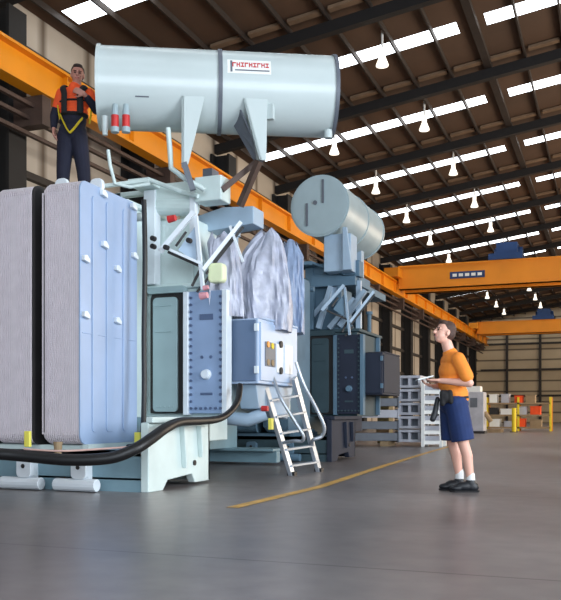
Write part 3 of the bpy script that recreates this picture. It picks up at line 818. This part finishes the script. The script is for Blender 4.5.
# white upright rack
t = thing('white_rack', 'white upright slatted rack standing left of the worker', 'rack', tuple(wx(431, 21)))
q0 = wx(423, 21); q1 = wx(441, 21)
for X, Yq in ((q0.x, q0.y), (q1.x, q1.y)):
    for dy in (0, .5):
        m = MB(); m.box((X-.04, Yq+dy-.04, 0), (X+.04, Yq+dy+.04, 1.6 if X == q0.x else 1.35)); m.build('post', m_white, t)
for i in range(6):
    z = .1+i*.25
    m = MB(); m.bar(Vector((q0.x, q0.y, z)), Vector((q1.x, q1.y, z)), .06, .09); m.build('shelf_bar', m_white, t); m = MB(); m.bar(Vector((q0.x, q0.y+.5, z)), Vector((q1.x, q1.y+.5, z)), .06, .09); m.build('shelf_bar', m_white, t)
    m = MB(); m.box((q0.x+.02, q0.y+.05, z+.05), (q1.x-.02, q0.y+.45, z+.16)); m.build('slat_tray', m_grey, t)
# grey machine behind the worker
t = thing('grey_machine', 'light grey machine cabinet on the floor just behind the worker', 'machine', tuple(wx(476, 36)))
q = wx(476, 36)
m = MB(); m.box((q.x-.38, q.y-.3, .1), (q.x+.36, q.y+.6, 1.75)); m.build('cabinet_body', m_grey, t, bevel=.03)
m = MB(); m.box((q.x-.45, q.y-.1, 1.75), (q.x+.2, q.y+.5, 2.0)); m.build('top_hood', m_white, t, bevel=.02)
m = MB(); m.cyl((q.x+.36, q.y, .9), (q.x+.62, q.y, .5), .10); m.build('hose_arm', m_wood, t)
m = MB(); m.box((q.x-.4, q.y-.32, 0), (q.x+.4, q.y+.6, .1)); m.build('plinth', m_gasket, t)
m = MB(); m.box((q.x-.2, q.y-.32, 1.1), (q.x+.1, q.y-.3, 1.5)); m.build('control_panel', m_dgrey, t)
# storage rack with crates at the right
rk = thing('storage_rack', 'low yellow and brown storage rack near the end wall', 'rack', tuple(wx(508, 42)))
a_ = wx(487, 42); b_ = wx(552, 42); xA, xB, yA = a_.x, b_.x, a_.y
for X in (xA, (xA+xB)/2, xB):
    for dy in (0, .9):
        MB().box((X-.05, yA+dy-.05, 0), (X+.05, yA+dy+.05, 1.65)).build('post', m_strap if dy == 0 else m_orange, rk)
for z in (.12, .72, 1.3):
    MB().box((xA, yA-.05, z), (xB, yA+.95, z+.08)).build('shelf', m_wood, rk)
random.seed(12)
stuff = [('orange', m_hivis), ('white', m_white), ('brown', m_wood), ('grey', m_grey), ('dark', m_gasket)]
pos = 0
wh = {.20: 'bottom', .80: 'middle', 1.38: 'top'}
for z in (.20, .80, 1.38):
    X = xA+.1; k = 0
    while X < xB-.6:
        w = .35+random.random()*.3; h = .28+random.random()*.16
        nm, mm = stuff[(k*2 + int(z*5)) % 5]
        t = thing('storage_crate', '%s crate, %s from the left on the %s shelf of the storage rack' % (nm, ORD[k] if k else 'first', wh[z]), 'crate', (X+w/2, yA+.45, z))
        m = MB(); m.box((X, yA+.1, z), (X+w, yA+.8, z+h)); m.build('crate_body', mm, t, bevel=.01)
        m = MB(); m.box((X-.02, yA+.08, z+h-.04), (X+w+.02, yA+.82, z+h)); m.build('rim', mm, t)
        X += w+.12+random.random()*.15; k += 1
# pallets and crates on the floor before the rack
for i, (px, d, w, h, mm, lb) in enumerate(((492, 38, .9, .3, m_wood, 'low timber pallet on the floor in front of the storage rack'), (514, 38.5, .3, 1.1, m_strap, 'yellow bollard standing in front of the storage rack'))):
    q = wx(px, d)
    if i == 0:
        t = thing('timber_pallet', lb, 'pallet', (q.x, q.y, 0))
        m = MB()
        for k in range(6): m.box((q.x-w/2+k*.16, q.y-.5, .12), (q.x-w/2+k*.16+.12, q.y+.5, .15))
        m.build('deck_boards', mm, t)
        for k in (-1, 0, 1): MB().box((q.x-w/2, q.y+k*.42-.05, 0), (q.x+w/2, q.y+k*.42+.05, .12)).build('runner', mm, t)
    else:
        t = thing('bollard', lb, 'bollard', (q.x, q.y, 0))
        m = MB(); m.cyl((q.x, q.y, .03), (q.x, q.y, h), .1, .1, 16); m.build('post', mm, t, smooth=True)
        MB().cyl((q.x, q.y, 0), (q.x, q.y, .03), .18).build('base_plate', m_gasket, t)
# tan timber crate behind second transformer (khaki edge)
q = wx(383, 23.2)
t = thing('upright_crate', 'khaki upright crate between the dark transformer and the stacked frames', 'crate', (q.x, q.y, 0))
m = MB(); m.box((q.x-.16, q.y, .0), (q.x+.16, q.y+.5, 2.25)); m.build('crate_body', mat('khaki', (116, 108, 74), .7), t, bevel=.01)
for z in (.3, 1.1, 1.9): MB().box((q.x-.18, q.y-.03, z), (q.x+.18, q.y, z+.1)).build('batten', m_wood, t)
# low timber on floor under second transformer
q = gp(335, 447)
m = MB(); m.box((q.x-.25, q.y-.15, 0), (q.x+.35, q.y+.05, .1)); tag(m.build('timber_block', m_wood, None, bevel=.01), 'pale timber block on the floor right of the ladder', 'timber')

# ------------------------------------------------------------------ people
def hand(mb, wrist, dirv, palm_n, thumb_side, curl=.5, L=.18):
    """palm and five fingers as capsules; dirv = pointing direction, palm_n = palm facing"""
    d = Vector(dirv).normalized(); n = Vector(palm_n); n = (n - d*n.dot(d)).normalized(); s = d.cross(n).normalized()*thumb_side
    w = Vector(wrist)
    for k in (-.028, -.009, .010, .029):
        mb.cap_(w + d*.012 + s*k*.7, w + d*.085 + s*k, .015, .0125, 10)
    for k, l in ((.031, .068), (.011, .078), (-.010, .072), (-.030, .056)):
        p = w + d*.09 + s*k
        a1 = curl*.7; a2 = curl*1.6
        q = p + (d*math.cos(a1) + n*math.sin(a1))*l*.5
        r = q + (d*math.cos(a2) + n*math.sin(a2))*l*.5
        mb.cap_(p, q, .0105, .0095, 8); mb.cap_(q, r, .0095, .008, 8)
    p = w + d*.03 + s*.032; q = p + (d*.7 + s*.75 + n*.25).normalized()*.04; r = q + (d*.95 + s*.2 + n*.35).normalized()*.035
    mb.cap_(p, q, .014, .0115, 8); mb.cap_(q, r, .0115, .009, 8)

def head(mb, c, face, upv, s=1.0):
    """skull, jaw, nose, ears; face = forward direction"""
    f = Vector(face).normalized(); u = Vector(upv); u = (u - f*u.dot(f)).normalized(); r = f.cross(u)
    M = Matrix((r, f, u)).transposed()
    c = Vector(c)
    def L(x, y, z): return c + M @ (Vector((x, y, z))*s)
    mb.ell(L(0, -.012, .028), .076*s, .094*s, .090*s, M=M)
    mb.ell(L(0, .022, -.030), .062*s, .066*s, .078*s, M=M)
    mb.ell(L(0, .040, -.078), .036*s, .036*s, .030*s, M=M)       # chin
    mb.cap_(L(0, .090, .012), L(0, .106, -.022), .010*s, .015*s)    # nose
    mb.ell(L(0, .078, .026), .050*s, .016*s, .010*s, M=M)        # brow
    mb.ell(L(0, .080, -.052), .026*s, .014*s, .012*s, M=M)       # mouth
    for k in (-1, 1): mb.ell(L(k*.077, -.008, -.008), .010*s, .020*s, .032*s, M=M)
    return L, M

def face_bits(par, L, M, s=1.0):
    for k in (-1, 1):
        m = MB(); m.ell(L(k*.030, .083, .006), .013*s, .008*s, .008*s, 12, 8, M=M); m.build('eye', m_eye, par, smooth=True)
        m = MB(); m.cap_(L(k*.016, .092, .026), L(k*.046, .080, .026), .005*s, .004*s, 8); m.build('eyebrow', m_hair, par, smooth=True)
    m = MB(); m.cap_(L(-.020, .088, -.052), L(.020, .088, -.052), .006*s, .006*s, 8); m.build('mouth', m_lip, par, smooth=True)

def hairdo(L, M, s, back, m_, par, down=.0):
    mb = MB()
    mb.ell(L(0, -.030, .050), .084*s, .090*s, .086*s, M=M)
    mb.ell(L(0, -.052, .005), .078*s, .066*s, .078*s, M=M)
    mb.ell(L(0, .030, .098), .060*s, .046*s, .030*s, M=M)
    mb.build('hair', m_, par, remesh=.008, smooth_it=3)

# worker on the floor: local x = image right, y = away, z = up; 1 px = .01026 m
dW = 8.72; k_ = dW/F
rootp = at(460.5, 491, dW); rootp.z = 0
W = thing('person', 'person in orange t-shirt and navy shorts looking up, holding a white notepad', 'person', tuple(rootp), A, local=True)
def w_(px, py, v=0): return Vector(((px-465)*k_, v, (491-py)*k_))
body = MB()
Lh, Mh = head(body, w_(448.5, 333), (-1, -.30, .28), (-.15, 0, 1), 1.02)
body.cap_(w_(455, 356, 0), w_(451, 343, 0), .062, .056)
# torso
for (px, py, rx, ry) in ((457, 366, .085, .145), (457, 376, .10, .145), (457, 388, .11, .14), (458, 402, .11, .14)):
    body.ell(w_(px, py), rx, ry, .11)
# legs
HIPn, HIPf = w_(459, 404, -.085), w_(457, 404, .085)
KNn, KNf = w_(466, 443, -.095), w_(459, 443, .095)
ANn, ANf = w_(473, 480, -.10), w_(466, 478, .10)
for h, kn, an in ((HIPn, KNn, ANn), (HIPf, KNf, ANf)):
    body.cap_(h, kn, .088, .058); body.cap_(kn, kn.lerp(an, .35)+Vector((.015,0,0)), .056, .056); body.cap_(kn.lerp(an, .35)+Vector((.012,0,0)), an, .055, .037)
    body.cap_(an+Vector((.02,0,-.035)), an+Vector((-.13,0,-.085)), .032, .024)
# arms
SHn, SHf = w_(459, 360, -.185), w_(455, 360, .185)
ELn, ELf = w_(469, 384, -.235), w_(457, 385, .225)
WRn, WRf = w_(442, 381, -.12), w_(440, 386, .09)
for s_, e_, r_ in ((SHn, ELn, WRn), (SHf, ELf, WRf)):
    body.cap_(s_, e_, .052, .041); body.cap_(e_, e_.lerp(r_, .4), .041, .038); body.cap_(e_.lerp(r_, .4), r_, .038, .026)
hand(body, WRn, (-1, .35, -.02), (0, .3, 1), 1, .45)
hand(body, WRf, (-1, -.25, .25), (0, -.3, 1), -1, .45)
bd = body.build('body', m_skin, W, remesh=.0065, smooth_it=2)
face_bits(W, Lh, Mh, 1.02)
hairdo(Lh, Mh, 1.02, 1, m_hair2, W)
sh = MB()
for (px, py, rx, ry, rz) in ((457.5, 360, .115, .19, .09), (457, 371, .142, .185, .13), (457, 383, .148, .18, .13), (459, 394, .140, .176, .11), (460, 399, .134, .172, .07)):
    sh.ell(w_(px, py), rx, ry, rz)
sh.cap_(SHn, SHn.lerp(ELn, .72), .070, .072); sh.cap_(SHf, SHf.lerp(ELf, .72), .070, .072)
sh.cap_(w_(455, 354.5), w_(456, 360), .080, .10)
sh.build('t_shirt', m_shirt, W, remesh=.009, smooth_it=3)
so = MB()
so.ell(w_(458.5, 404), .15, .180, .12)
for h, kn in ((HIPn, KNn), (HIPf, KNf)):
    e = h.lerp(kn, .93)
    so.cap_(h, h.lerp(kn, .5), .118, .115); 
    so.tube([h, h.lerp(kn, .5), e], [.118, .120, .118], 18)
so.build('shorts', m_shorts, W, remesh=.009, smooth_it=2)
m = MB(); m.tube([w_(458, 397.5), w_(458.3, 400)], [.150, .152], 28, flat=1.19, up=(1,0,0)); m.build('belt', m_vest, W)
m = MB(); m.ell(w_(447, 397, -.15), .055, .05, .07); m.cap_(w_(444, 393, -.16), w_(444, 404, -.17), .03, .026); m.cap_(w_(451, 393, -.17), w_(452, 402, -.18), .03, .026); m.build('belt_pouch', m_vest, W, remesh=.009, smooth_it=1)
m = MB(); m.cap_(w_(441, 399, -.06), w_(438, 414, -.06), .024, .03); m.cap_(w_(438, 414, -.06), w_(436, 419, -.07), .034, .03); m.build('hanging_glove', m_shoe, W, remesh=.009)
for an in (ANn, ANf):
    m = MB(); m.cap_(an+Vector((0,0,.055)), an+Vector((.0,0,-.02)), .044, .047); m.build('sock', m_sock, W, smooth=True)
    m = MB(); b0 = an.z
    z0 = .0
    m.ell((an.x+.02, an.y, .05), .065, .052, .055); m.ell((an.x-.06, an.y, .055), .095, .053, .052); m.ell((an.x-.14, an.y, .038), .075, .052, .036)
    m.cap_((an.x+.01, an.y, .05), (an.x, an.y, .10), .052, .052)
    m.build('shoe', m_shoe, W, remesh=.008, smooth_it=2)
    m = MB(); m.prism([(an.x-.21+.0, an.y-.03), (an.x-.17, an.y-.052), (an.x+.07, an.y-.045), (an.x+.09, an.y), (an.x+.07, an.y+.045), (an.x-.17, an.y+.052), (an.x-.21, an.y+.03)], 2, 0, .016); m.build('shoe_sole', m_vest, W)
npd = thing('notepad', 'small white notepad held open in the hands of the worker in shorts', 'notepad', tuple(rootp), A, local=True)
c = w_(429, 378, -.04)
Mx = Matrix.Rotation(math.radians(-14), 4, 'Y')
m = MB(); m.box((-.085, -.07, -.006), (.075, .09, .006), Matrix.Translation(c) @ Mx); m.build('paper_block', m_white, npd)
m = MB(); m.box((-.09, -.075, -.012), (.08, .095, -.006), Matrix.Translation(c) @ Mx); m.build('backing_board', m_dgrey, npd)

# worker standing on the near transformer
dM = 10.7; k2 = dM/F
rp_ = at(71, 211, dM); rp_.z = 3.36
G = thing('person', 'person with orange shirt, dark trousers and yellow strapped harness standing on the near transformer', 'person', tuple(rp_), A, local=True)
def g_(px, py, v=0): return Vector(((px-71)*k2, v, (211-py)*k2))
body = MB()
Lh, Mh = head(body, g_(77.5, 76), (.22, -1, -.10), (.06, 0, 1), 1.02)
body.cap_(g_(75, 92), g_(77, 83), .062, .056)
for (px, py, rx, ry) in ((75, 100, .145, .085), (74, 110, .14, .09), (73, 122, .13, .09), (72, 133, .14, .095)):
    body.ell(g_(px, py), rx, ry, .14)
HL, HR = g_(66, 138), g_(79, 138)
KL, KR = g_(64, 172, -.03), g_(84, 172, -.03)
AL, AR = g_(62, 205, .02), g_(86, 205, .0)
for h, kn, an in ((HL, KL, AL), (HR, KR, AR)):
    body.cap_(h, kn, .09, .06); body.cap_(kn, an, .058, .04); body.cap_(an, an+Vector((0, -.15, -.03)), .04, .03)
SL, SR = g_(62, 95), g_(89, 95)
EL, ER = g_(54, 117, .02), g_(97, 112, -.04)
WL, WR_ = g_(55, 131, -.06), g_(88, 101, -.20)
for s_, e_, r_ in ((SL, EL, WL), (SR, ER, WR_)):
    body.cap_(s_, e_, .055, .044); body.cap_(e_, r_, .043, .027)
hand(body, WL, (.05, -.15, -1), (1, 0, 0), -1, .5)
hand(body, WR_, (-1, -.15, .45), (0, 1, 0), 1, .6)
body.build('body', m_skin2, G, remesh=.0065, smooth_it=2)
face_bits(G, Lh, Mh, 1.02)
hairdo(Lh, Mh, 1.02, 1, m_hair, G)
sh = MB()
for (px, py, rx, ry, rz) in ((75.5, 95, .19, .115, .09), (75, 104, .19, .13, .13), (74, 114, .178, .128, .12)):
    sh.ell(g_(px, py), rx, ry, rz)
sh.cap_(SL, SL.lerp(EL, .6), .075, .066); sh.cap_(SR, SR.lerp(ER, .6), .075, .066)
sh.cap_(g_(75, 89), g_(75, 94), .08, .09)
sh.build('shirt', m_hivis, G, remesh=.009, smooth_it=3)
sl = MB(); sl.cap_(SL.lerp(EL, .55), EL, .064, .058); sl.cap_(EL, WL.lerp(EL, .15), .057, .042); sl.build('sleeve', m_trous, G, remesh=.009, smooth_it=2); sl = MB(); sl.cap_(SR.lerp(ER, .55), ER, .064, .058); sl.cap_(ER, WR_.lerp(ER, .25), .057, .044)
sl.build('sleeve', m_trous, G, remesh=.009, smooth_it=2)
tr = MB(); tr.ell(g_(73, 122), .172, .126, .14); tr.ell(g_(72.5, 133), .178, .13, .14)
for h, kn, an in ((HL, KL, AL), (HR, KR, AR)):
    tr.cap_(h, kn, .112, .088); tr.cap_(kn, an+Vector((0,0,.04)), .088, .068)
tr.build('trousers', m_trous, G, remesh=.009, smooth_it=3)
# vest straps: bands over shoulders and round the chest
def band(pts, r, m_, nm):
    mb = MB(); mb.tube(catmull([Vector(p) for p in pts], 4), r, 8, flat=.45, up=(0, -1, 0)); return mb.build(nm, m_, G, smooth=True)
fr = -.145
for a in ((64, 67), (86, 83)):
    band([g_(a[0]+ (2 if a[0]<75 else -2), 88, .06), g_(a[0], 90, -.07), g_(a[1], 98, fr), g_(a[1], 108, fr-.005), g_(a[1], 118, fr)], .040, m_vest, 'harness_strap')
ch = MB(); ch.ell(g_(74.5, 104), .198, .142, .035); ch.ell(g_(73.5, 117), .19, .14, .05); ch.build('harness_belt', m_vest, G, smooth=True)
band([g_(62, 118, -.08), g_(66, 126, -.15), g_(70, 134, -.165), g_(73, 138, -.165)], .022, m_strap, 'leg_strap')
band([g_(84, 122, -.09), g_(82, 127, -.15), g_(77, 134, -.165), g_(73, 138, -.165)], .022, m_strap, 'leg_strap')
band([g_(92, 108, -.05), g_(92, 116, -.05), g_(90, 126, -.04)], .022, m_strap, 'side_strap')
band([g_(59, 108, -.06), g_(60, 116, -.06), g_(61, 122, -.06)], .018, m_strap, 'side_strap')
for an in (AL, AR):
    m = MB(); m.ell((an.x, an.y, .055), .055, .07, .06); m.ell((an.x, an.y-.12, .045), .055, .12, .045); m.cap_((an.x, an.y, .05), (an.x, an.y, .15), .055, .055)
    m.build('boot', m_shoe, G, remesh=.009, smooth_it=2)

# ------------------------------------------------------------------ light
def area(name, loc, target, sx, sy, power, col):
    l = bpy.data.lights.new(name, 'AREA'); l.shape = 'RECTANGLE'; l.size = sx; l.size_y = sy; l.energy = power; l.color = col
    o = bpy.data.objects.new(name, l); COL.objects.link(o); o.location = loc
    o.rotation_euler = (Vector(target)-Vector(loc)).to_track_quat('-Z', 'Y').to_euler()
    return o
# daylight from the big open doors behind and to the right of the photographer
area('door_daylight', (6, -9, 5.5), (-5, 10, 1.5), 12, 8, 2300, (.80, .90, 1.0))
area('side_daylight', (12.0, 6, 4.5), (-5, 11, 2), 9, 6, 3200, (.86, .93, 1.0))
area('far_warm_fill', (11.0, 45, 5), (-10, 45, 5), 50, 7, 6800, (1.0, .84, .66))  # added warm fill that brightens the far wall and floor, no opening there

w = bpy.data.worlds.new('World'); S.world = w; w.use_nodes = True
bg = w.node_tree.nodes['Background']; bg.inputs['Color'].default_value = (.75, .85, 1.0, 1); bg.inputs['Strength'].default_value = .7

cam = bpy.data.cameras.new('Camera'); co = bpy.data.objects.new('Camera', cam); COL.objects.link(co)
co.location = (0, 0, ZC); co.rotation_euler = (math.radians(90), 0, A)
cam.sensor_fit = 'HORIZONTAL'; cam.sensor_width = 36; cam.lens = F/561*36
cam.shift_y = (HY-300)/561; cam.clip_end = 400
S.camera = co
S.view_settings.view_transform = 'Standard'; S.view_settings.look = 'None'
S.view_settings.exposure = 0
